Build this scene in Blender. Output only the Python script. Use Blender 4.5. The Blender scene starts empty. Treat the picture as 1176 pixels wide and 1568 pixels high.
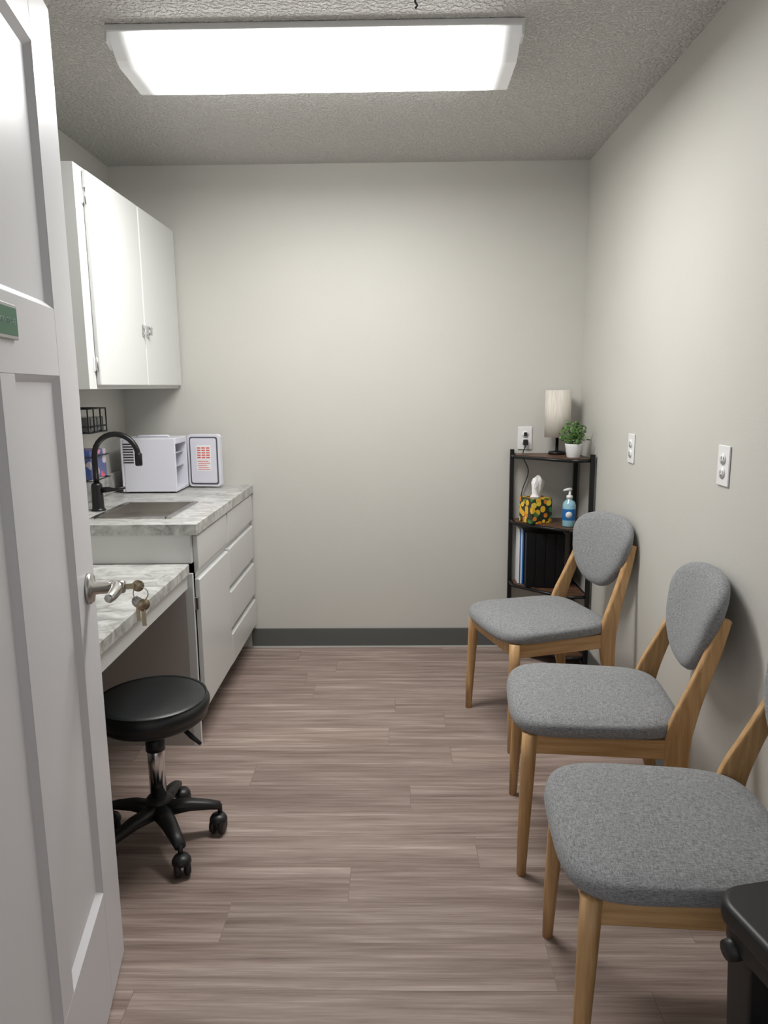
import bpy, bmesh, math, random
from mathutils import Vector, Matrix
random.seed(7)
S=bpy.context.scene
C=bpy.context.collection
S.view_settings.view_transform='Standard'
XL,XR,YB,ZC=-1.38,0.945,3.69,2.44

# ------------------------------------------------------------ materials
def newmat(n):
    m=bpy.data.materials.new(n); m.use_nodes=True
    nt=m.node_tree; b=nt.nodes['Principled BSDF']; return m,nt,b
def mat(n,col,rough=.5,metal=0,bump=0,bscale=200,emit=0,var=0,vscale=8,spec=.5,coat=0,trans=0,alpha=1):
    m,nt,b=newmat(n)
    b.inputs['Base Color'].default_value=(*col,1); b.inputs['Roughness'].default_value=rough
    b.inputs['Metallic'].default_value=metal
    b.inputs['Specular IOR Level'].default_value=spec
    b.inputs['Coat Weight'].default_value=coat
    b.inputs['Transmission Weight'].default_value=trans
    b.inputs['Alpha'].default_value=alpha
    if emit:
        b.inputs['Emission Color'].default_value=(*col,1); b.inputs['Emission Strength'].default_value=emit
    tc=nt.nodes.new('ShaderNodeTexCoord')
    if bump:
        no=nt.nodes.new('ShaderNodeTexNoise'); no.inputs['Scale'].default_value=bscale; no.inputs['Detail'].default_value=3
        bu=nt.nodes.new('ShaderNodeBump'); bu.inputs['Strength'].default_value=bump; bu.inputs['Distance'].default_value=.003
        nt.links.new(tc.outputs['Object'],no.inputs['Vector']); nt.links.new(no.outputs['Fac'],bu.inputs['Height']); nt.links.new(bu.outputs['Normal'],b.inputs['Normal'])
    if var:
        no=nt.nodes.new('ShaderNodeTexNoise'); no.inputs['Scale'].default_value=vscale; no.inputs['Detail'].default_value=4
        cr=nt.nodes.new('ShaderNodeValToRGB')
        cr.color_ramp.elements[0].position=.3; cr.color_ramp.elements[1].position=.7
        cr.color_ramp.elements[0].color=(*[c*(1-var) for c in col],1); cr.color_ramp.elements[1].color=(*[min(1,c*(1+var)) for c in col],1)
        nt.links.new(tc.outputs['Object'],no.inputs['Vector']); nt.links.new(no.outputs['Fac'],cr.inputs['Fac']); nt.links.new(cr.outputs['Color'],b.inputs['Base Color'])
    return m
M={}
M['wall']=mat('wall_paint',(.590,.580,.540),.5,bump=.12,bscale=180,var=.012,vscale=3)
M['white']=mat('white_cabinet_paint',(.70,.71,.70),.32,bump=.03,bscale=60)
M['doorw']=mat('door_white_paint',(.73,.73,.76),.38)
M['base']=mat('vinyl_baseboard',(.105,.11,.105),.5)
M['caulk']=mat('caulk',(.55,.55,.53),.5)
M['side']=mat('cabinet_side_taupe',(.46,.425,.40),.5)
M['dark']=mat('dark_toe',(.03,.028,.026),.7)
M['black']=mat('matte_black_metal',(.012,.012,.013),.35,metal=.3)
M['vinyl']=mat('black_vinyl',(.010,.012,.013),.38,bump=.1,bscale=350)
M['plastic']=mat('black_plastic',(.012,.012,.013),.42)
M['chrome']=mat('chrome',(.75,.75,.76),.15,metal=1)
M['nickel']=mat('satin_nickel',(.55,.54,.52),.28,metal=1)
M['brass']=mat('aged_key_brass',(.42,.35,.24),.3,metal=1)
M['steel']=mat('stainless_steel',(.52,.50,.47),.3,metal=1)
M['wplast']=mat('white_plastic',(.82,.82,.82),.3)
M['fridge']=mat('fridge_plastic',(.72,.72,.79),.3)
M['fridgein']=mat('fridge_inner',(.55,.56,.62),.4)
M['gask']=mat('fridge_gasket',(.10,.10,.12),.5)
M['green']=mat('sign_green',(.02,.15,.07),.45)
M['signt']=mat('sign_text',(.35,.5,.42),.5)
M['signfr']=mat('sign_frame',(.42,.43,.42),.35,metal=.6)
M['red']=mat('red_print',(.75,.13,.10),.5)
M['paper']=mat('paper_white',(.85,.86,.88),.6)
M['tissue']=mat('tissue_paper',(.88,.88,.88),.8,bump=.2,bscale=60)
M['blue']=mat('blue_label',(.01,.14,.42),.4)
M['gel']=mat('sanitizer_gel',(.30,.55,.66),.12,coat=.5)
M['binder']=mat('black_binder',(.006,.006,.007),.5,spec=.25)
M['leaf']=mat('plant_leaf',(.13,.24,.075),.5,var=.5,vscale=40)
M['soil']=mat('soil',(.05,.03,.02),.9)
M['housing']=mat('fixture_housing',(.8,.8,.8),.4)
M['slot']=mat('outlet_slot',(.03,.03,.03),.6)
M['glass']=mat('smoked_acrylic',(.10,.11,.11),.15,coat=.4)

def ceiling_mat():
    m,nt,b=newmat('ceiling_texture')
    b.inputs['Base Color'].default_value=(.66,.65,.625,1); b.inputs['Roughness'].default_value=.85
    tc=nt.nodes.new('ShaderNodeTexCoord'); no=nt.nodes.new('ShaderNodeTexNoise'); no.inputs['Scale'].default_value=75; no.inputs['Detail'].default_value=2.5
    cr=nt.nodes.new('ShaderNodeValToRGB'); cr.color_ramp.elements[0].position=.42; cr.color_ramp.elements[1].position=.62
    bu=nt.nodes.new('ShaderNodeBump'); bu.inputs['Strength'].default_value=1.0; bu.inputs['Distance'].default_value=.0060
    nt.links.new(tc.outputs['Object'],no.inputs['Vector']); nt.links.new(no.outputs['Fac'],cr.inputs['Fac']); nt.links.new(cr.outputs['Color'],bu.inputs['Height']); nt.links.new(bu.outputs['Normal'],b.inputs['Normal'])
    return m
M['ceil']=ceiling_mat()

def floor_mat():
    m,nt,b=newmat('vinyl_plank_floor'); N=nt.nodes.new; L=nt.links.new
    RH,BW=.145,1.2
    def math_(op,a,bv=None):
        n=N('ShaderNodeMath'); n.operation=op
        if hasattr(a,'links'): L(a,n.inputs[0])
        else: n.inputs[0].default_value=a
        if bv is not None:
            if hasattr(bv,'links'): L(bv,n.inputs[1])
            else: n.inputs[1].default_value=bv
        return n.outputs[0]
    tc=N('ShaderNodeTexCoord'); sx=N('ShaderNodeSeparateXYZ'); L(tc.outputs['Object'],sx.inputs[0])
    row=math_('FLOOR',math_('DIVIDE',sx.outputs['Y'],RH))
    wn=N('ShaderNodeTexWhiteNoise'); wn.noise_dimensions='1D'; L(row,wn.inputs['W'])
    xo=math_('ADD',sx.outputs['X'],math_('MULTIPLY',wn.outputs['Value'],BW))
    cb=N('ShaderNodeCombineXYZ'); L(xo,cb.inputs['X']); L(sx.outputs['Y'],cb.inputs['Y'])
    br=N('ShaderNodeTexBrick'); br.offset=0; br.inputs['Scale'].default_value=1
    br.inputs['Brick Width'].default_value=BW; br.inputs['Row Height'].default_value=RH; br.inputs['Mortar Size'].default_value=.0011
    br.inputs['Mortar Smooth'].default_value=.4
    br.inputs['Color1'].default_value=(0,0,0,1); br.inputs['Color2'].default_value=(1,1,1,1); br.inputs['Mortar'].default_value=(.5,.5,.5,1)
    L(cb.outputs[0],br.inputs['Vector'])
    def layer(sx_,sy_,det,dist,rough):
        mp=N('ShaderNodeMapping'); mp.inputs['Scale'].default_value=(sx_,sy_,1); L(tc.outputs['Object'],mp.inputs['Vector'])
        cx=N('ShaderNodeVectorMath'); cx.operation='MULTIPLY_ADD'; cx.inputs[1].default_value=(17,0,29)
        L(br.outputs['Color'],cx.inputs[0]); L(mp.outputs['Vector'],cx.inputs[2])
        n1=N('ShaderNodeTexNoise'); n1.inputs['Scale'].default_value=1; n1.inputs['Detail'].default_value=det; n1.inputs['Roughness'].default_value=rough; n1.inputs['Distortion'].default_value=dist
        L(cx.outputs[0],n1.inputs['Vector']); return n1.outputs['Fac']
    a=layer(1.8,38,5,.25,.62); c=layer(5,170,4,.1,.6); d=layer(1.1,10,3,.3,.5)
    s=math_('ADD',math_('ADD',math_('MULTIPLY',a,.50),math_('MULTIPLY',c,.26)),math_('MULTIPLY',d,.24))
    cr=N('ShaderNodeValToRGB'); e=cr.color_ramp.elements
    e[0].position=.36; e[0].color=(.165,.115,.095,1); e[1].position=.66; e[1].color=(.53,.435,.385,1)
    k=e.new(.46); k.color=(.262,.196,.168,1); k=e.new(.54); k.color=(.345,.268,.233,1)
    L(s,cr.inputs['Fac'])
    hs=N('ShaderNodeHueSaturation'); mr=N('ShaderNodeMapRange'); mr.inputs['To Min'].default_value=.91; mr.inputs['To Max'].default_value=1.09
    L(br.outputs['Color'],mr.inputs['Value']); L(mr.outputs['Result'],hs.inputs['Value']); L(cr.outputs['Color'],hs.inputs['Color'])
    mx=N('ShaderNodeMix'); mx.data_type='RGBA'; mx.inputs['B'].default_value=(.10,.075,.062,1)
    L(hs.outputs['Color'],mx.inputs['A']); L(math_('MULTIPLY',br.outputs['Fac'],.5),mx.inputs['Factor'])
    L(mx.outputs['Result'],b.inputs['Base Color'])
    b.inputs['Roughness'].default_value=.45; b.inputs['Specular IOR Level'].default_value=.35
    bu=N('ShaderNodeBump'); bu.inputs['Strength'].default_value=.1; bu.inputs['Distance'].default_value=.0015; L(s,bu.inputs['Height']); L(bu.outputs['Normal'],b.inputs['Normal'])
    return m
M['floor']=floor_mat()

def marble_mat():
    m,nt,b=newmat('marble_laminate'); N=nt.nodes.new; L=nt.links.new
    tc=N('ShaderNodeTexCoord'); mp=N('ShaderNodeMapping'); mp.inputs['Rotation'].default_value=(0,0,.6); mp.inputs['Scale'].default_value=(1,1.5,1.2); L(tc.outputs['Object'],mp.inputs['Vector'])
    n=N('ShaderNodeTexNoise'); n.inputs['Scale'].default_value=11; n.inputs['Detail'].default_value=10; n.inputs['Roughness'].default_value=.68; n.inputs['Distortion'].default_value=1.2
    L(mp.outputs['Vector'],n.inputs['Vector']); cr=N('ShaderNodeValToRGB'); e=cr.color_ramp.elements
    e[0].position=.34; e[0].color=(.25,.245,.235,1); e[1].position=.64; e[1].color=(.64,.645,.625,1); k=e.new(.48); k.color=(.46,.46,.44,1)
    L(n.outputs['Fac'],cr.inputs['Fac']); L(cr.outputs['Color'],b.inputs['Base Color']); b.inputs['Roughness'].default_value=.3
    return m
M['marble']=marble_mat()

def wood_mat(name,c0,c1,sc=(3,3,40),rough=.42):
    m,nt,b=newmat(name); N=nt.nodes.new; L=nt.links.new
    tc=N('ShaderNodeTexCoord'); mp=N('ShaderNodeMapping'); mp.inputs['Scale'].default_value=sc; L(tc.outputs['Object'],mp.inputs['Vector'])
    n=N('ShaderNodeTexNoise'); n.inputs['Scale'].default_value=2.5; n.inputs['Detail'].default_value=5; n.inputs['Distortion'].default_value=.4
    L(mp.outputs['Vector'],n.inputs['Vector']); cr=N('ShaderNodeValToRGB'); e=cr.color_ramp.elements
    e[0].position=.35; e[0].color=(*c0,1); e[1].position=.65; e[1].color=(*c1,1)
    L(n.outputs['Fac'],cr.inputs['Fac']); L(cr.outputs['Color'],b.inputs['Base Color']); b.inputs['Roughness'].default_value=rough
    return m
M['oakv']=wood_mat('oak_vertical',(.44,.25,.105),(.60,.37,.17),(30,30,2))
M['oakh']=wood_mat('oak_horizontal',(.46,.265,.11),(.62,.385,.18),(2,30,30))
M['rust']=wood_mat('rustic_shelf_wood',(.045,.022,.013),(.15,.075,.04),(6,30,10))

def fabric_mat():
    m,nt,b=newmat('heather_grey_fabric'); N=nt.nodes.new; L=nt.links.new
    tc=N('ShaderNodeTexCoord')
    outs=[]
    for sc in ((90,500,500),(500,90,500)):
        mp=N('ShaderNodeMapping'); mp.inputs['Scale'].default_value=sc; L(tc.outputs['Object'],mp.inputs['Vector'])
        n=N('ShaderNodeTexNoise'); n.inputs['Scale'].default_value=1; n.inputs['Detail'].default_value=2; L(mp.outputs['Vector'],n.inputs['Vector']); outs.append(n)
    ad=N('ShaderNodeMath'); ad.operation='ADD'; L(outs[0].outputs['Fac'],ad.inputs[0]); L(outs[1].outputs['Fac'],ad.inputs[1])
    mu=N('ShaderNodeMath'); mu.operation='MULTIPLY'; mu.inputs[1].default_value=.5; L(ad.outputs[0],mu.inputs[0])
    cr=N('ShaderNodeValToRGB'); e=cr.color_ramp.elements
    e[0].position=.36; e[0].color=(.145,.15,.156,1); e[1].position=.64; e[1].color=(.355,.362,.37,1)
    L(mu.outputs[0],cr.inputs['Fac']); L(cr.outputs['Color'],b.inputs['Base Color']); b.inputs['Roughness'].default_value=.9
    b.inputs['Sheen Weight'].default_value=.15; b.inputs['Specular IOR Level'].default_value=.2
    bu=N('ShaderNodeBump'); bu.inputs['Strength'].default_value=.3; bu.inputs['Distance'].default_value=.001; L(mu.outputs[0],bu.inputs['Height']); L(bu.outputs['Normal'],b.inputs['Normal'])
    return m
M['fabric']=fabric_mat()

def linen_mat():
    m,nt,b=newmat('linen_shade'); N=nt.nodes.new; L=nt.links.new
    tc=N('ShaderNodeTexCoord'); mp=N('ShaderNodeMapping'); mp.inputs['Scale'].default_value=(120,120,8); L(tc.outputs['Object'],mp.inputs['Vector'])
    n=N('ShaderNodeTexNoise'); n.inputs['Scale'].default_value=1.5; L(mp.outputs['Vector'],n.inputs['Vector']); cr=N('ShaderNodeValToRGB'); e=cr.color_ramp.elements
    e[0].position=.3; e[0].color=(.60,.56,.49,1); e[1].position=.7; e[1].color=(.76,.72,.65,1)
    L(n.outputs['Fac'],cr.inputs['Fac']); L(cr.outputs['Color'],b.inputs['Base Color']); b.inputs['Roughness'].default_value=.9
    return m
M['linen']=linen_mat()

def spots_mat(name,bg,cols,scale,thr):
    m,nt,b=newmat(name); N=nt.nodes.new; L=nt.links.new
    tc=N('ShaderNodeTexCoord'); v=N('ShaderNodeTexVoronoi'); v.inputs['Scale'].default_value=scale; L(tc.outputs['Object'],v.inputs['Vector'])
    sep=N('ShaderNodeSeparateColor'); L(v.outputs['Color'],sep.inputs['Color'])
    cr=N('ShaderNodeValToRGB'); cr.color_ramp.interpolation='CONSTANT'; e=cr.color_ramp.elements
    e[0].position=0; e[0].color=(*cols[0],1); e[1].position=1/len(cols); e[1].color=(*cols[1],1)
    for i in range(2,len(cols)):
        k=e.new(i/len(cols)); k.color=(*cols[i],1)
    L(sep.outputs[0],cr.inputs['Fac'])
    lt=N('ShaderNodeMath'); lt.operation='LESS_THAN'; lt.inputs[1].default_value=thr; L(v.outputs['Distance'],lt.inputs[0])
    mx=N('ShaderNodeMix'); mx.data_type='RGBA'; mx.inputs['A'].default_value=(*bg,1); L(cr.outputs['Color'],mx.inputs['B']); L(lt.outputs[0],mx.inputs['Factor'])
    L(mx.outputs['Result'],b.inputs['Base Color']); b.inputs['Roughness'].default_value=.4
    return m
M['lemon']=spots_mat('lemon_print',(.02,.03,.02),[(.85,.5,.03),(.9,.62,.06),(.75,.25,.02),(.06,.2,.05)],34,.52)
M['gloves']=spots_mat('glove_box_print',(.08,.10,.26),[(.70,.10,.14),(.55,.5,.55),(.7,.25,.35),(.05,.1,.35)],22,.45)

def emis(name,col,st):
    m=bpy.data.materials.new(name); m.use_nodes=True; nt=m.node_tree
    b=nt.nodes['Principled BSDF']; b.inputs['Base Color'].default_value=(.8,.8,.8,1); b.inputs['Roughness'].default_value=.25
    b.inputs['Emission Color'].default_value=(*col,1)
    tc=nt.nodes.new('ShaderNodeTexCoord'); sx=nt.nodes.new('ShaderNodeSeparateXYZ'); nt.links.new(tc.outputs['Object'],sx.inputs[0])
    ab=nt.nodes.new('ShaderNodeMath'); ab.operation='ABSOLUTE'; nt.links.new(sx.outputs['X'],ab.inputs[0])
    mr=nt.nodes.new('ShaderNodeMapRange'); mr.interpolation_type='SMOOTHSTEP'
    mr.inputs['From Min'].default_value=.45; mr.inputs['From Max'].default_value=.585; mr.inputs['To Min'].default_value=st; mr.inputs['To Max'].default_value=.15
    nt.links.new(ab.outputs[0],mr.inputs['Value']); nt.links.new(mr.outputs[0],b.inputs['Emission Strength'])
    return m
M['lens']=emis('prismatic_lens',(1,1,.98),9.0)

# ------------------------------------------------------------ helpers
def empty(name,loc=(0,0,0),rz=0):
    o=bpy.data.objects.new(name,None); C.objects.link(o); o.location=loc; o.rotation_euler=(0,0,rz); o.empty_display_size=.05; return o
def fin(name,bm,m,parent=None,smooth=False,bevel=0,seg=2,loc=None,rot=None,subsurf=0):
    bmesh.ops.recalc_face_normals(bm,faces=bm.faces)
    me=bpy.data.meshes.new(name); bm.to_mesh(me); bm.free()
    if smooth:
        for p in me.polygons: p.use_smooth=True
    o=bpy.data.objects.new(name,me); C.objects.link(o)
    ms=m if isinstance(m,list) else [m]
    for x in ms: me.materials.append(M[x])
    if parent: o.parent=parent
    if loc: o.location=loc
    if rot: o.rotation_euler=rot
    if bevel:
        b=o.modifiers.new('bevel','BEVEL'); b.width=bevel; b.segments=seg; b.limit_method='ANGLE'; b.angle_limit=.6
        for p in me.polygons: p.use_smooth=True
        w=o.modifiers.new('wn','WEIGHTED_NORMAL'); w.keep_sharp=True
    return o
def addbox(bm,a,b):
    vs=[bm.verts.new((x,y,z)) for x in (a[0],b[0]) for y in (a[1],b[1]) for z in (a[2],b[2])]
    for f in ((0,1,3,2),(4,6,7,5),(0,4,5,1),(2,3,7,6),(0,2,6,4),(1,5,7,3)): bm.faces.new([vs[i] for i in f])
def box(name,a,b,m,parent=None,bevel=0,seg=2,**k):
    bm=bmesh.new(); addbox(bm,a,b); return fin(name,bm,m,parent,bevel=bevel,seg=seg,**k)
def boxes(name,L,m,parent=None,bevel=0,**k):
    bm=bmesh.new()
    for a,b in L: addbox(bm,a,b)
    return fin(name,bm,m,parent,bevel=bevel,**k)
def lathe(name,prof,m,parent=None,seg=40,loc=None,rot=None,smooth=True):
    bm=bmesh.new(); rings=[]
    for r,z in prof:
        if r<1e-6: rings.append([bm.verts.new((0,0,z))])
        else: rings.append([bm.verts.new((r*math.cos(2*math.pi*i/seg),r*math.sin(2*math.pi*i/seg),z)) for i in range(seg)])
    for A,B in zip(rings,rings[1:]):
        for i in range(seg):
            j=(i+1)%seg
            if len(A)==1 and len(B)==1: continue
            if len(A)==1: bm.faces.new((A[0],B[i],B[j]))
            elif len(B)==1: bm.faces.new((A[i],A[j],B[0]))
            else: bm.faces.new((A[i],A[j],B[j],B[i]))
    return fin(name,bm,m,parent,smooth=smooth,loc=loc,rot=rot)
def catmull(P,n=8):
    P=[Vector(p) for p in P]; Q=[P[0]*2-P[1]]+P+[P[-1]*2-P[-2]]; out=[]
    for i in range(1,len(Q)-2):
        a,b,c,d=Q[i-1:i+3]
        for k in range(n):
            t=k/n; out.append(.5*((2*b)+(c-a)*t+(2*a-5*b+4*c-d)*t*t+(3*b-a-3*c+d)*t**3))
    out.append(P[-1]); return out
def addtube(bm,P,R,seg=12):
    P=[Vector(p) for p in P]
    if not isinstance(R,(list,tuple)): R=[R]*len(P)
    rings=[]; up=None
    for i,p in enumerate(P):
        t=(P[min(i+1,len(P)-1)]-P[max(i-1,0)]).normalized()
        if up is None:
            up=Vector((0,0,1)) if abs(t.z)<.9 else Vector((1,0,0))
        u=(up-t*up.dot(t)).normalized(); v=t.cross(u); up=u
        rings.append([bm.verts.new(p+(u*math.cos(2*math.pi*k/seg)+v*math.sin(2*math.pi*k/seg))*R[i]) for k in range(seg)])
    for A,B in zip(rings,rings[1:]):
        for k in range(seg): bm.faces.new((A[k],A[(k+1)%seg],B[(k+1)%seg],B[k]))
    bm.faces.new(rings[0][::-1]); bm.faces.new(rings[-1])
def tube(name,P,R,m,parent=None,seg=14):
    bm=bmesh.new(); addtube(bm,P,R,seg); return fin(name,bm,m,parent,smooth=True)
def tubes(name,L,R,m,parent=None,seg=8):
    bm=bmesh.new()
    for P in L: addtube(bm,P,R,seg)
    return fin(name,bm,m,parent,smooth=True)

# ------------------------------------------------------------ room shell
Y0=-.9
box('floor',(XL-.1,Y0,-.05),(XR+.1,YB+.1,0),'floor')
box('ceiling',(XL-.1,Y0,ZC),(XR+.1,YB+.1,ZC+.05),'ceil')
box('wall_back',(XL-.1,YB,0),(XR+.1,YB+.1,ZC),'wall')
box('wall_left',(XL-.1,.56,0),(XL,YB,ZC),'wall')
box('wall_right',(XR,Y0,0),(XR+.1,YB,ZC),'wall')
box('wall_front',(XL,.54,0),(-.56,.65,ZC),'wall')
box('trim_1',(-.56,.53,0),(-.525,.66,2.15),'doorw',bevel=.003)
def baseb(name,a,b,c,d):
    boxes(name,[(a,b)],'base',bevel=.003)
    boxes(name.replace('baseboard','trim_caulk'),[(c,d)],'caulk')
baseb('baseboard_back',(-.77,YB-.008,.004),(XR-.001,YB,.105),(-.77,YB-.013,0),(XR-.001,YB-.001,.007))
baseb('baseboard_right',(XR-.008,.7,.004),(XR,YB-.009,.105),(XR-.013,.7,0),(XR-.001,YB-.014,.007))

# ------------------------------------------------------------ ceiling light fixture
F=empty('ceiling_light_fixture',(-.230,0,0))
def prism(name,prof,x0,x1,m,parent,ends=True,**k):
    bm=bmesh.new(); A=[bm.verts.new((x0,y,z)) for y,z in prof]; B=[bm.verts.new((x1,y,z)) for y,z in prof]; n=len(prof)
    for i in range(n): bm.faces.new((A[i],A[(i+1)%n],B[(i+1)%n],B[i]))
    if ends: bm.faces.new(A[::-1]); bm.faces.new(B)
    return fin(name,bm,m,parent,**k)
prism('lens',[(2.325,2.422),(2.34,2.405),(2.39,2.368),(2.415,2.358),(2.60,2.352),(2.625,2.358),(2.68,2.403),(2.695,2.422)],-.612,.612,'lens',F)
box('housing',(-.618,2.318,2.421),(.618,2.702,2.4395),'housing',F,bevel=.003)
for i,x in enumerate((-.618,.612)):
    prism('end_cap_%d'%i,[(2.320,2.422),(2.320,2.393),(2.334,2.393),(2.360,2.385),(2.345,2.422)],x,x+.006,'housing',F)
    prism('end_cap_back_%d'%i,[(2.700,2.422),(2.700,2.395),(2.688,2.395),(2.66,2.385),(2.673,2.422)],x,x+.006,'housing',F)
ld=bpy.data.lights.new('fluorescent_tubes','AREA'); ld.shape='RECTANGLE'; ld.size=1.02; ld.size_y=.17; ld.energy=27.5; ld.color=(1,.985,.965)
lo=bpy.data.objects.new('fluorescent_tubes',ld); C.objects.link(lo); lo.parent=F; lo.location=(0,2.512,2.349)
H=empty('ceiling_hook',(.065,2.20,ZC-.001))
tube('hook',[(0,0,0),(0,0,-.012),(.006,0,-.02),(0,0,-.028)],.003,'slot',H)

# ------------------------------------------------------------ door (local x: latch edge -> hinge, y: visible face)
ang=math.atan2(-.982,.19)
D=empty('door_1',(-.677,1.557,0),ang)
W,Ht,T=.905,2.12,.045
boxes('frame',[((0,-T,.01),(.15,0,Ht)),((W-.15,-T,.01),(W,0,Ht)),((.15,-T,.01),(W-.15,0,.285)),((.15,-T,2.0),(W-.15,0,Ht)),((.15,-T,1.407),(W-.15,0,1.533)),((.42,-T,.285),(.49,0,1.407))],'doorw',D,bevel=.0015)
pans=[(.15,W-.15,1.533,2.0),(.15,.42,.285,1.407),(.49,W-.15,.285,1.407)]
bm=bmesh.new()
for x0,x1,z0,z1 in pans:
    w=.012; d=-.013
    o=[(x0,-.001,z0),(x1,-.001,z0),(x1,-.001,z1),(x0,-.001,z1)]; q=[(x0+w,d,z0+w),(x1-w,d,z0+w),(x1-w,d,z1-w),(x0+w,d,z1-w)]
    O=[bm.verts.new(v) for v in o]; Q=[bm.verts.new(v) for v in q]
    for i in range(4): bm.faces.new((O[i],O[(i+1)%4],Q[(i+1)%4],Q[i]))
    bm.faces.new(Q)
fin('panels',bm,'doorw',D)
boxes('panel_backs',[((a,-.035,c),(b,-.018,d)) for a,b,c,d in pans],'doorw',D)
lathe('rose',[(0,0),(.034,0),(.034,.006),(.030,.011),(.014,.013),(.0125,.05),(0,.05)],'nickel',D,loc=(.065,0,.957),rot=(-math.pi/2,0,0))
LV=catmull([(.060,.050,.957),(.070,.060,.957),(.095,.062,.956),(.125,.060,.954),(.145,.056,.953)],5)
tube('lever',LV,[.0155-.006*i/20 for i in range(20)]+[.006],'nickel',D)
lathe('cylinder',[(0,0),(.014,0),(.0145,.020),(.012,.023),(0,.023)],'nickel',D,loc=(.065,.054,.957),rot=(-math.pi/2,0,0))
bm=bmesh.new(); addbox(bm,(.064,.077,.951),(.0665,.096,.963))
fin('key_blade',bm,'brass',D)
lathe('key_bow',[(0,-.0012),(.013,-.0012),(.013,.0012),(0,.0012)],'brass',D,loc=(.065,.104,.957),rot=(0,math.pi/2,0))
tube('key_ring',[(.065+.003*math.sin(a),.108+.016*math.sin(a),.939+.016*math.cos(a)) for a in [i*2*math.pi/20 for i in range(21)]],.0014,'nickel',D,seg=6)
lathe('hanging_key_bow',[(0,-.0012),(.014,-.0012),(.014,.0012),(0,.0012)],'brass',D,loc=(.068,.113,.914),rot=(0,math.pi/2,.5))
boxes('hanging_key_blades',[((.067,.108,.866),(.069,.117,.904)),((.061,.096,.876),(.063,.104,.912))],'brass',D)
lathe('hanging_key_bow2',[(0,-.0012),(.013,-.0012),(.013,.0012),(0,.0012)],'nickel',D,loc=(.062,.100,.920),rot=(0,math.pi/2,-.3))
box('sign_frame',(.402,.0005,1.459),(.575,.006,1.513),'signfr',D,bevel=.002)
box('sign_plate',(.408,.0055,1.465),(.569,.0072,1.507),'green',D)
tx=bpy.data.curves.new('sign_text','FONT'); tx.body='PATIENT CARE'; tx.size=.012; tx.align_x='RIGHT'; tx.extrude=.0002
to=bpy.data.objects.new('sign_text',tx); C.objects.link(to); to.parent=D; to.location=(.418,.0075,1.482); to.rotation_euler=(math.pi/2,0,math.pi); tx.materials.append(M['signt'])
for z in (.25,1.06,1.87):
    tube('hinge_%d'%int(z*10),[(W+.004,.004,z-.045),(W+.004,.004,z+.045)],.006,'nickel',D)

# ------------------------------------------------------------ upper cabinet
U=empty('wall_cabinet')
xf=-1.092
boxes('carcass',[((XL+.001,2.605,1.38),(xf,YB-.001,2.148))],'white',U,bevel=.002)
box('door_left',(xf+.0005,2.666,1.393),(xf+.019,3.172,2.138),'white',U,bevel=.006,seg=3)
box('door_right',(xf+.0005,3.180,1.393),(xf+.019,3.676,2.138),'white',U,bevel=.006,seg=3)
for i,z in enumerate((1.47,2.05)):
    boxes('hinge_%d'%i,[((xf,2.650,z-.026),(xf+.003,2.664,z+.026)),((xf+.002,2.6595,z-.022),(xf+.012,2.6655,z+.022))],'wplast',U,bevel=.001)
    tube('hinge_pin_%d'%i,[(xf+.010,2.661,z-.028),(xf+.010,2.661,z+.028)],.0035,'nickel',U)
for i,y in enumerate((3.150,3.202)):
    boxes('latch_%d'%i,[((xf+.019,y-.014,1.60),(xf+.023,y+.014,1.65)),((xf+.022,y-.009,1.607),(xf+.040,y+.009,1.620)),((xf+.022,y-.009,1.632),(xf+.040,y+.009,1.645)),((xf+.036,y-.009,1.610),(xf+.041,y+.009,1.642))],'chrome',U,bevel=.002)

# ------------------------------------------------------------ base cabinet + sink counter
B=empty('base_cabinet')
cx=-.762
y0=2.605
boxes('carcass',[((XL+.001,y0,.735),(cx,YB-.001,.843)),((XL+.001,y0+.018,.11),(cx,y0+.04,.735)),((XL+.001,YB-.02,.11),(cx,YB-.001,.735)),((XL+.001,y0+.04,.11),(cx-.02,YB-.02,.13)),((cx-.02,y0+.018,.11),(cx,YB-.02,.735))],'white',B)
box('side_panel',(XL+.001,y0+.002,.0),(cx-.03,y0+.018,.694),'side',B)
box('side_stile',(cx-.03,y0+.002,.0),(cx,y0+.018,.694),'white',B,bevel=.001)
box('toe_kick',(XL+.05,y0+.02,0),(cx-.07,YB-.003,.11),'dark',B)
xo=cx+.001; xo2=cx+.02
def front(name,ya,yb,za,zb):
    prof=[(xo,za+.0),(xo+.006,za),(xo2,za+.02),(xo2,zb-.004),(xo2-.004,zb),(xo,zb)]
    bm=bmesh.new(); A=[bm.verts.new((x,ya,z)) for x,z in prof]; Bv=[bm.verts.new((x,yb,z)) for x,z in prof]; n=len(prof)
    for i in range(n): bm.faces.new((A[i],A[(i+1)%n],Bv[(i+1)%n],Bv[i]))
    bm.faces.new(A); bm.faces.new(Bv)
    fin(name,bm,'white',B,bevel=.002)
front('false_front',2.63,3.105,.690,.835)
front('cabinet_door',2.63,3.105,.125,.668)
for i,(za,zb) in enumerate(((.688,.835),(.488,.672),(.290,.472),(.120,.274))):
    front('drawer_%d'%(i+1),3.125,3.672,za,zb)
boxes('door_hinges',[((xo,2.616,.55),(xo+.014,2.629,.60)),((xo,2.616,.19),(xo+.014,2.629,.24))],'nickel',B,bevel=.002)

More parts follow.
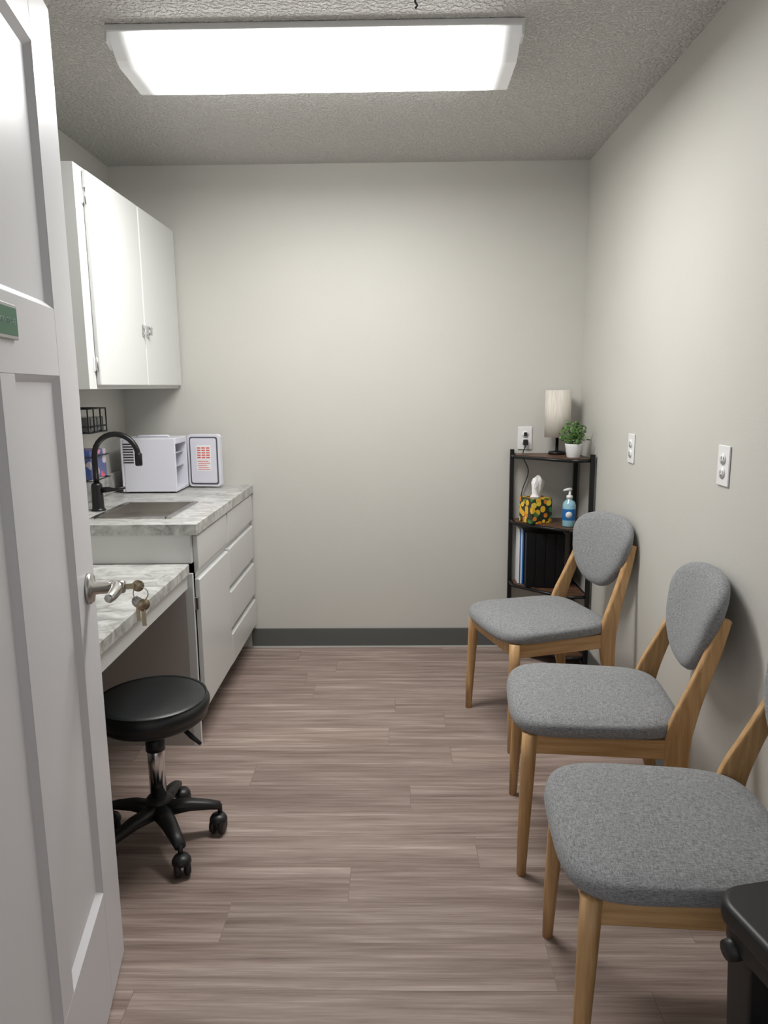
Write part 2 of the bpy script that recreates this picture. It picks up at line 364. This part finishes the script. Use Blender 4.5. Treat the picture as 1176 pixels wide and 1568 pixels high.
K=empty('sink_countertop')
sx0,sx1,sy0,sy1=-1.165,-.885,2.74,3.10
zt=.884; zb=.844; fx=-.735; ny=2.598
boxes('slab',[((XL+.001,ny,zb),(fx,sy0,zt)),((XL+.001,sy1,zb),(fx,YB-.001,zt)),((XL+.001,sy0,zb),(sx0,sy1,zt)),((sx1,sy0,zb),(fx,sy1,zt))],'marble',K)
box('backsplash',(XL+.001,ny,zt),(XL+.02,YB-.001,zt+.095),'marble',K,bevel=.004)
SK=empty('kitchen_sink')
r=.018
boxes('rim',[((sx0-r,sy0-r,zt+.0005),(sx0+.004,sy1+r,zt+.005)),((sx1-.004,sy0-r,zt+.0005),(sx1+r,sy1+r,zt+.005)),((sx0,sy0-r,zt+.0005),(sx1,sy0+.004,zt+.005)),((sx0,sy1-.004,zt+.0005),(sx1,sy1+r,zt+.005))],'steel',SK)
d=zt-.038
boxes('basin',[((sx0+.002,sy0+.002,d),(sx0+.005,sy1-.002,zt+.002)),((sx1-.005,sy0+.002,d),(sx1-.002,sy1-.002,zt+.002)),((sx0+.002,sy0+.002,d),(sx1-.002,sy0+.005,zt+.002)),((sx0+.002,sy1-.005,d),(sx1-.002,sy1-.002,zt+.002)),((sx0+.002,sy0+.002,d),(sx1-.002,sy1-.002,d+.003))],'steel',SK)
lathe('drain',[(0,.0035),(.035,.0035),(.04,.006),(.042,.003)],'chrome',SK,loc=((sx0+sx1)/2,(sy0+sy1)/2,d))
FA=empty('kitchen_faucet',(-1.228,2.92,zt+.0005))
lathe('body',[(0,0),(.030,0),(.030,.004),(.026,.008),(.024,.012),(.022,.105),(.019,.112),(.014,.116),(0,.116)],'black',FA)
pts=[(0,0,.11),(0,0,.21)]+[(.09-.09*math.cos(a),0,.225+.09*math.sin(a)) for a in [i*math.pi/14 for i in range(15)]]
pts+= [(.181,0,.215)]
tube('spout',pts,.0115,'black',FA)
lathe('spray_head',[(0,-.03),(.012,-.03),(.0145,-.025),(.0145,.018),(.012,.022),(0,.022)],'black',FA,loc=(.181,0,.215))
tube('lever',[(.018,0,.085),(.05,-.003,.088),(.075,-.006,.088),(.12,-.01,.096)],[.012,.011,.006,.0055],'black',FA)

DK=empty('built_in_desk')
box('desk_top',(XL+.001,.80,.695),(-.768,2.596,.735),'marble',DK,bevel=.004)
boxes('apron',[((-.80,.80,.640),(-.780,2.600,.6945)),((XL+.002,.80,.640),(XL+.02,2.60,.6945))],'white',DK)
box('end_panel',(XL+.002,.802,0),(-.80,.822,.6945),'white',DK)

# ------------------------------------------------------------ mini fridge
R=empty('mini_fridge',(-1.305,3.40,zt+.001))
fw,fdp,fh=.262,.205,.262
boxes('shell',[((0,0,0.006),(.012,fdp,fh)),((0.0121,0,.006),(fw,.014,fh)),((.0121,fdp-.014,.006),(fw,fdp,fh)),((.0121,.0141,.006),(fw,fdp-.0141,.022)),((.0121,.0141,fh-.03),(fw,fdp-.0141,fh))],'fridge',R,bevel=.004)
boxes('interior',[((.06,.0142,.0225),(.064,fdp-.0142,fh-.031)),((.064,.0142,.120),(.245,fdp-.0142,.124)),((.064,.0142,.185),(.245,fdp-.0142,.189))],'fridgein',R)
boxes('feet',[((.02,.02,0),(.04,.04,.006)),((.22,.02,0),(.24,.04,.006)),((.02,.16,0),(.04,.18,.006)),((.22,.16,0),(.24,.18,.006))],'plastic',R)
boxes('vents',[((.014,-.001,.145+i*.0125),(.062,.0005,.151+i*.0125)) for i in range(8)],'slot',R)
tube('handle',[(.05,.10,fh),(.06,.10,fh+.006),(.20,.10,fh+.006),(.21,.10,fh)],.005,'fridge',R)
DR=empty('door',(fw+.006,fdp-.004,0),math.radians(-6)); DR.parent=R
def rrect(w,h,rad,n=6):
    o=[]
    for cxx,cz,a0 in ((w-rad,h-rad,0),(rad,h-rad,90),(rad,rad,180),(w-rad,rad,270)):
        for i in range(n+1):
            a=math.radians(a0+90*i/n); o.append((cxx+rad*math.cos(a),cz+rad*math.sin(a)))
    return o
def rslab(name,w,h,rad,y0,y1,m,parent,loc=(0,0,0),bevel=.002):
    bm=bmesh.new(); o=rrect(w,h,rad); A=[bm.verts.new((x,y0,z)) for x,z in o]; Bv=[bm.verts.new((x,y1,z)) for x,z in o]; n=len(o)
    for i in range(n): bm.faces.new((A[i],A[(i+1)%n],Bv[(i+1)%n],Bv[i]))
    bm.faces.new(A); bm.faces.new(Bv)
    return fin(name,bm,m,parent,bevel=bevel,loc=loc)
rslab('door_shell',.168,.262,.018,-.01,.025,'fridge',DR,(0,0,.006))
rslab('gasket',.146,.238,.012,-.0125,-.0095,'gask',DR,(.011,0,.018),0)
rslab('inner_panel',.132,.224,.010,-.016,-.012,'fridge',DR,(.018,0,.025),0)
rslab('label',.075,.130,.004,-.0168,-.0158,'paper',DR,(.047,0,.085),0)
boxes('label_print',[((.052+.003*(i%2),-.0175,.093+i*.010),(.117-.008*(i%3),-.0166,.0955+i*.010)) for i in range(5)]+[((.052+.0235*k,-.0175,.150+j*.012),(.070+.0235*k,-.0166,.156+j*.012)) for k in range(3) for j in range(5)],'red',DR)

# ------------------------------------------------------------ wall rack above counter
G=empty('wall_organizer_rack',(XL+.001,2.96,0))
L=[]; gx=.118; gy=.19
for z in (1.30,1.225,1.20,1.10,1.0):
    L.append([(.002,0,z),(gx,0,z),(gx,gy,z),(.002,gy,z)])
for y in (0,.06,.13,gy): L.append([(gx,y,1.2),(gx,y,1.30)])
for y in (0,.095,gy): L.append([(.006,y,.99),(.006,y,1.32)])
for x in (.04,.08,gx): L.append([(x,0,1.2),(x,gy,1.2)]); L.append([(x,0,1.0),(x,gy,1.0)])
tubes('wire_frame',L,.003,'black',G)
box('acrylic_bin',(.01,.01,1.205),(gx-.008,gy-.01,1.265),'glass',G,bevel=.004)
box('glove_box',(.01,.01,1.004),(gx-.008,gy-.01,1.125),'gloves',G,bevel=.003)

# ------------------------------------------------------------ rolling stool
ST=empty('rolling_stool',(-.738,2.035,0))
lathe('seat',[(0,.392),(.10,.392),(.150,.394),(.160,.402),(.163,.412),(.163,.418),(.166,.422),(.170,.436),(.169,.448),(.160,.460),(.145,.465),(.08,.468),(0,.469)],'vinyl',ST,seg=64)
lathe('seat_seam',[(.158,.462),(.163,.4635),(.161,.458)],'vinyl',ST,seg=64)
boxes('seat_plate',[((-.07,-.05,.378),(.07,.05,.392))],'plastic',ST,bevel=.004)
tube('height_lever',[(.03,-.01,.385),(.10,-.03,.372),(.125,-.04,.355),(.155,-.05,.335)],[.006,.007,.008,.005],'plastic',ST)
lathe('gas_spring',[(0,.13),(.025,.13),(.025,.30),(.022,.305),(.022,.32),(.014,.322),(.014,.38),(0,.38)],'chrome',ST)
lathe('spring_collar',[(.024,.29),(.029,.292),(.029,.325),(.020,.335),(.015,.335)],'plastic',ST)
SB=empty('base_assembly',(.006,-.022,0)); SB.parent=ST
lathe('hub',[(0,.075),(.038,.075),(.045,.09),(.042,.125),(.030,.14),(0,.14)],'plastic',ST)
bm=bmesh.new()
A0=18
for k in range(5):
    a=math.radians(A0+72*k); ca,sa=math.cos(a),math.sin(a)
    P=[(.01,.105,.028,.020),(.09,.104,.022,.017),(.15,.092,.018,.013),(.185,.082,.016,.010)]
    rings=[]
    for rr,z,w,h in P:
        ring=[]
        for (dw,dh) in ((-1,-.6),(-.6,-1),(.6,-1),(1,-.6),(1,.5),(.5,1),(-.5,1),(-1,.5)):
            ring.append(bm.verts.new((rr*ca-dw*w*sa,rr*sa+dw*w*ca,z+dh*h)))
        rings.append(ring)
    for A,Bv in zip(rings,rings[1:]):
        for i in range(8): bm.faces.new((A[i],A[(i+1)%8],Bv[(i+1)%8],Bv[i]))
    bm.faces.new(rings[0]); bm.faces.new(rings[-1])
fin('star_base',bm,'plastic',SB,smooth=True)
for k in range(5):
    a=math.radians(A0+72*k); ca=Vector((math.cos(a),math.sin(a),0))*.182
    ha=[math.radians(80),1.9+a,-.8+a,.9+a,math.radians(115)][k]
    c=empty('caster_%d'%(k+1),(ca.x,ca.y,0),ha); c.parent=SB
    for s in (-1,1):
        lathe('wheel_%d'%(s+2),[(0,-.009),(.019,-.009),(.0245,-.006),(.0255,0),(.0245,.006),(.019,.009),(0,.009)],'plastic',c,seg=28,loc=(-.018,s*.014,.0256),rot=(math.pi/2,0,0))
    lathe('cap',[(0,.018),(.021,.014),(.027,.004),(.028,-.004),(0,-.004)],'plastic',c,seg=24,loc=(-.014,0,.044))
    tube('stem',[(0,0,.045),(0,0,.085)],.0075,'plastic',c)

# ------------------------------------------------------------ dining chairs
def sp(v,e): return math.copysign(abs(v)**e,v)
def chair(name,loc,rz):
    P=empty(name,loc,rz)
    bm=bmesh.new(); n=72; rings=[]
    prof=[(.80,.428),(.94,.428),(.978,.431),(.995,.439),(1,.449),(.996,.459),(.982,.468),(.955,.475),(.90,.481),(.80,.485),(.6,.488),(.35,.490),(.12,.491)]
    for sc,z in prof:
        ring=[]
        for i in range(n):
            t=2*math.pi*i/n; u=sp(math.cos(t),2/4.4); v=sp(math.sin(t),2/4.4)
            wy=.236-.022*(u+1)/2
            X=.232+.232*u*sc - (.008*(1-v*v) if u<0 else -.004)*abs(u)*sc
            Y=wy*v*sc
            zz=z-.010*max(0,-u*sc)**4*(1 if z>.445 else .3)+.003*(abs(v*sc))**3-.006*(1-(u*sc)**2)*(1 if z>.472 else 0)
            ring.append(bm.verts.new((X,Y,zz)))
        rings.append(ring)
    for A,Bv in zip(rings,rings[1:]):
        for i in range(n): bm.faces.new((A[i],A[(i+1)%n],Bv[(i+1)%n],Bv[i]))
    bm.faces.new(rings[0]); bm.faces.new(rings[-1])
    fin('seat_cushion',bm,'fabric',P,smooth=True)
    for s,nm in ((-1,'l'),(1,'r')):
        tube('front_leg_'+nm,[(.030,s*.207,0),(.033,s*.204,.12),(.042,s*.195,.34),(.045,s*.193,.428)],[.0130,.0165,.0205,.0215],'oakv',P,seg=24)
        path=[(.500,.200,0),(.476,.198,.13),(.447,.196,.29),(.438,.195,.41),(.450,.194,.48),(.482,.186,.57),(.520,.176,.67),(.552,.168,.765)]
        wid=[.013,.018,.026,.034,.032,.024,.020,.013]
        PP=catmull(path,6); WW=[w.x for w in catmull([(w,0,0) for w in wid],6)]
        bm=bmesh.new(); rings=[]
        for i,p in enumerate(PP):
            t=(PP[min(i+1,len(PP)-1)]-PP[max(0,i-1)]).normalized(); nx=Vector((t.z,0,-t.x)).normalized()
            ring=[]
            for du,dv in ((-1,-.7),(-.75,-1),(.75,-1),(1,-.7),(1,.7),(.75,1),(-.75,1),(-1,.7)):
                q=p+nx*du*WW[i]; ring.append(bm.verts.new((q.x,s*(p.y+dv*.0125),q.z)))
            rings.append(ring)
        for z in rings[0]: z.co.z=max(0,z.co.z)
        for A,Bv in zip(rings,rings[1:]):
            for i in range(8): bm.faces.new((A[i],A[(i+1)%8],Bv[(i+1)%8],Bv[i]))
        bm.faces.new(rings[0]); bm.faces.new(rings[-1])
        fin('back_leg_'+nm,bm,'oakv',P,bevel=.002)
        box('side_rail_'+nm,(.050,s*.193-.010,.372),(.435,s*.193+.010,.428),'oakh',P,bevel=.003)
    box('front_rail',(.036,-.186,.372),(.056,.186,.426),'oakv',P,bevel=.003)
    box('back_rail',(.420,-.186,.372),(.440,.186,.428),'oakv',P,bevel=.003)
    bm=bmesh.new(); rings=[]; n=64
    hw,hh=.216,.151
    def pt(t,sc,dx):
        u=sp(math.sin(t),2/2.6); v=sp(math.cos(t),2/2.5)
        w=hw*(.855+.145*u) if u<0 else hw*(.855+.145*math.sin(u*math.pi/2)*1.0)
        w*= (1-.12*max(0,-u)**1.5)
        Yv=w*v*sc; Zv=hh*u*sc
        X=dx - .9*Yv*Yv
        return Vector((X,Yv,Zv))
    for sc,dx in ((.15,-.034),(.5,-.033),(.78,-.030),(.91,-.024),(.975,-.014),(1,-.002),(.99,.007),(.96,.014),(.88,.019),(.6,.022),(.15,.023)):
        rings.append([bm.verts.new(pt(2*math.pi*i/n,sc,dx)) for i in range(n)])
    for A,Bv in zip(rings,rings[1:]):
        for i in range(n): bm.faces.new((A[i],A[(i+1)%n],Bv[(i+1)%n],Bv[i]))
    bm.faces.new(rings[0]); bm.faces.new(rings[-1])
    fin('backrest_pad',bm,'fabric',P,smooth=True,loc=(.538,0,.715),rot=(0,math.radians(15),0))
    return P
chair('dining_chair',(.348,2.738,0),math.radians(17))
chair('dining_chair.001',(.348,2.066,0),math.radians(-6))
chair('dining_chair.002',(.338,1.418,0),math.radians(-4))

# ------------------------------------------------------------ corner shelf
E=empty('corner_shelf')
xa,xb,ya,yb=.60,.925,3.355,3.668
p=.010
posts=[(xa,yb),(xb,yb),(xb,ya)]
boxes('posts',[((x-p,y-p,0),(x+p,y+p,1.06)) for x,y in posts],'black',E,bevel=.001)
def shelf(z,nm):
    o=[(xa+.01,yb-.005),(xb-.01,yb-.005),(xb-.01,ya+.005),(xb-.10,ya+.005),(xa+.01,yb-.095)]
    bm=bmesh.new(); A=[bm.verts.new((x,y,z-.016)) for x,y in o]; Bv=[bm.verts.new((x,y,z)) for x,y in o]; n=len(o)
    for i in range(n): bm.faces.new((A[i],A[(i+1)%n],Bv[(i+1)%n],Bv[i]))
    bm.faces.new(A); bm.faces.new(Bv); fin(nm,bm,'rust',E,bevel=.001)
    q=[(xa,yb,z-.01),(xa,yb-.1,z-.01),(xb-.1,ya,z-.01),(xb,ya,z-.01),(xb,yb,z-.01),(xa,yb,z-.01)]
    tubes(nm+'_rail',[[q[i],q[i+1]] for i in range(5)],.008,'black',E,seg=6)
for i,z in enumerate((.07,.38,.705,1.04)): shelf(z,'shelf_%d'%(i+1))
LP=empty('table_lamp',(.812,3.603,1.0405))
lathe('base',[(0,0),(.042,0),(.042,.01),(.038,.014),(.008,.016),(.007,.10),(0,.10)],'black',LP)
lathe('shade',[(.060,.085),(.063,.085),(.063,.315),(.060,.315),(.060,.085)],'linen',LP,seg=48)
lathe('shade_top',[(0,.310),(.060,.312)],'linen',LP,seg=48)
PL=empty('potted_plant',(.848,3.412,1.0405))
lathe('pot',[(0,0),(.028,0),(.031,.004),(.040,.060),(.041,.066),(.036,.066),(.033,.055),(0,.055)],'wplast',PL)
lathe('soil',[(0,.058),(.035,.057)],'soil',PL)
bm=bmesh.new(); stems=[]
for i in range(46):
    a=random.uniform(0,2*math.pi); el=random.uniform(.15,1.5); rr=random.uniform(.06,.088)
    fy=.85
    tip=Vector((math.cos(a)*math.cos(el)*rr*.95,math.sin(a)*math.cos(el)*rr*fy,.065+math.sin(el)*rr*1.25))
    base=Vector((random.uniform(-.015,.015),random.uniform(-.015,.015),.055)); stems.append([base,(base+tip)/2+Vector((0,0,.008)),tip])
    for j in range(13):
        t=random.uniform(.35,1.05); c=base.lerp(tip,t); dv=Vector((random.gauss(0,1),random.gauss(0,1),random.gauss(.4,.8))).normalized(); sd=dv.cross(Vector((random.random(),random.random(),random.random()))).normalized()
        l=random.uniform(.010,.017); w=l*.40
        v=[bm.verts.new(q) for q in (c,c+dv*l*.5+sd*w,c+dv*l,c+dv*l*.5-sd*w)]; bm.faces.new(v)
fin('leaves',bm,'leaf',PL); tubes('stems',stems,.0009,'leaf',PL,seg=5)
TB=empty('tissue_box',(.705,3.555,.7055),math.radians(22))
box('carton',(-.058,-.058,0),(.058,.058,.125),'lemon',TB,bevel=.002)
bm=bmesh.new(); rings=[]
for k,(rr,z) in enumerate(((.026,.1255),(.019,.140),(.023,.160),(.030,.185),(.029,.205),(.017,.222))):
    rings.append([bm.verts.new((rr*(1+.35*math.sin(3*t+k*.5))*math.cos(t)+.004*k*.6,rr*.55*(1+.3*math.cos(4*t+k))*math.sin(t),z+.012*math.sin(2*t+k)*(k>2))) for t in [2*math.pi*i/24 for i in range(24)]])
for A,Bv in zip(rings,rings[1:]):
    for i in range(24): bm.faces.new((A[i],A[(i+1)%24],Bv[(i+1)%24],Bv[i]))
bm.faces.new(rings[-1])
fin('tissue',bm,'tissue',TB,smooth=False)
HS=empty('hand_sanitizer_bottle',(.843,3.435,.7055))
lathe('bottle',[(0,0),(.029,0),(.031,.004),(.031,.105),(.026,.120),(.013,.130),(.013,.138),(0,.138)],'gel',HS)
lathe('label',[(.0314,.032),(.0316,.034),(.0316,.085),(.0314,.087)],'blue',HS)
lathe('label_badge',[(0,0),(.016,0),(.016,.0015),(0,.0015)],'paper',HS,loc=(-.008,-.031,.060),rot=(math.pi/2,0,0))
lathe('pump_collar',[(.0,.136),(.015,.136),(.015,.150),(.006,.153),(.005,.178),(0,.178)],'wplast',HS)
tube('pump_nozzle',[(.008,0,.180),(-.01,-.004,.181),(-.032,-.01,.176)],[.008,.007,.004],'wplast',HS)
BN=empty('ring_binders',(.0,.0,.3805))
boxes('binders_black',[((.655,3.50,0),(.700,3.655,.275)),((.7005,3.49,0),(.748,3.655,.275)),((.7485,3.48,0),(.796,3.655,.276)),((.7965,3.47,0),(.838,3.655,.276))],'binder',BN,bevel=.001)
boxes('papers',[((.628,3.575,0),(.634,3.655,.285)),((.640,3.57,0),(.646,3.655,.285))],'paper',BN)
boxes('folder_blue',[((.6345,3.575,0),(.6395,3.655,.28)),((.6465,3.56,0),(.6515,3.655,.28))],'blue',BN)

# ------------------------------------------------------------ outlets
def outlet(name,loc,rz,plug=False):
    P=empty(name,loc,rz)  # local -y faces room
    box('cover_plate',(-.036,-.006,-.058),(.036,-.0005,.058),'wplast',P,bevel=.003,seg=3)
    for i,z in enumerate((-.020,.020)):
        lathe('socket_%d'%i,[(0,.0),(.0165,0),(.0165,.003),(0,.003)],'wplast',P,seg=24,loc=(0,-.006,z),rot=(math.pi/2,0,0))
        if not plug: boxes('slots_%d'%i,[((-.0075,-.0096,z-.002),(-.0055,-.0088,z+.007)),((.0055,-.0096,z-.002),(.0075,-.0088,z+.006)),((-.002,-.0096,z-.010),(.002,-.0088,z-.006))],'slot',P)
    if plug:
        box('plug',(-.012,-.034,-.034),(.012,-.009,-.006),'plastic',P,bevel=.004)
        box('plug_top',(-.008,-.020,.012),(.008,-.009,.030),'plastic',P,bevel=.003)
    return P
o=outlet('wall_outlet',(.667,YB,1.115),0,True)
tube('cord',catmull([(0,-.034,-.022),(-.004,-.045,-.035),(-.012,-.022,-.09),(.02,-.012,-.17),(-.01,-.015,-.27),(-.02,-.012,-.36)],8),.0025,'plastic',o,seg=8)
outlet('wall_outlet.001',(XR,2.87,1.13),-math.pi/2)
outlet('wall_outlet.002',(XR,2.06,1.15),-math.pi/2)

# ------------------------------------------------------------ folding step stool (black plastic, near right)
FS=empty('folding_step_stool',(.727,.962,0),math.radians(12))
def rr3(name,w,d,rad,z0,z1,m,bev):
    bm=bmesh.new(); o=rrect(w,d,rad,8); A=[bm.verts.new((x-w/2,y-d/2,z0)) for x,y in o]; Bv=[bm.verts.new((x-w/2,y-d/2,z1)) for x,y in o]; n=len(o)
    for i in range(n): bm.faces.new((A[i],A[(i+1)%n],Bv[(i+1)%n],Bv[i]))
    bm.faces.new(A); bm.faces.new(Bv); return fin(name,bm,m,FS,bevel=bev,seg=3)
rr3('top',.345,.33,.05,.508,.55,'plastic',.012)
rr3('skirt',.330,.315,.05,.478,.509,'plastic',.004)
for i,(x,y) in enumerate(((-1,-1),(1,-1),(1,1),(-1,1))):
    bm=bmesh.new(); A=[];Bv=[]
    for dx,dy in ((-.022,-.03),(.022,-.03),(.022,.03),(-.022,.03)):
        A.append(bm.verts.new((x*.125+dx,y*.115+dy,.479))); Bv.append(bm.verts.new((x*.105+dx*.8,y*.115+dy*.8,0)))
    for k in range(4): bm.faces.new((A[k],A[(k+1)%4],Bv[(k+1)%4],Bv[k]))
    bm.faces.new(A); bm.faces.new(Bv); fin('leg_%d'%(i+1),bm,'plastic',FS,bevel=.005)
    lathe('hinge_%d'%(i+1),[(0,-.014),(.016,-.014),(.018,0),(.016,.014),(0,.014)],'plastic',FS,seg=20,loc=(x*.160,y*.11,.475),rot=(0,math.pi/2,0))
boxes('cross_braces',[((-.11,-.13,.12),(.11,-.112,.17)),((-.11,.112,.12),(.11,.13,.17)),((-.125,-.11,.30),(-.107,.11,.34)),((.107,-.11,.30),(.125,.11,.34))],'plastic',FS,bevel=.004)

# ------------------------------------------------------------ world & camera
w=bpy.data.worlds.new('world'); S.world=w; w.use_nodes=True
w.node_tree.nodes['Background'].inputs['Color'].default_value=(.96,.97,1,1); w.node_tree.nodes['Background'].inputs['Strength'].default_value=.55
cam=bpy.data.cameras.new('camera'); co=bpy.data.objects.new('camera',cam); C.objects.link(co)
cam.sensor_fit='VERTICAL'; cam.sensor_height=36; cam.sensor_width=27; cam.lens=36*1100/1568; cam.clip_start=.02
co.matrix_world=Matrix.Translation((0,0,1.383))@Matrix.Rotation(math.radians(.87),4,'Z')@Matrix.Rotation(math.radians(90-9.95),4,'X')@Matrix.Rotation(math.radians(-.5),4,'Z')
S.camera=co
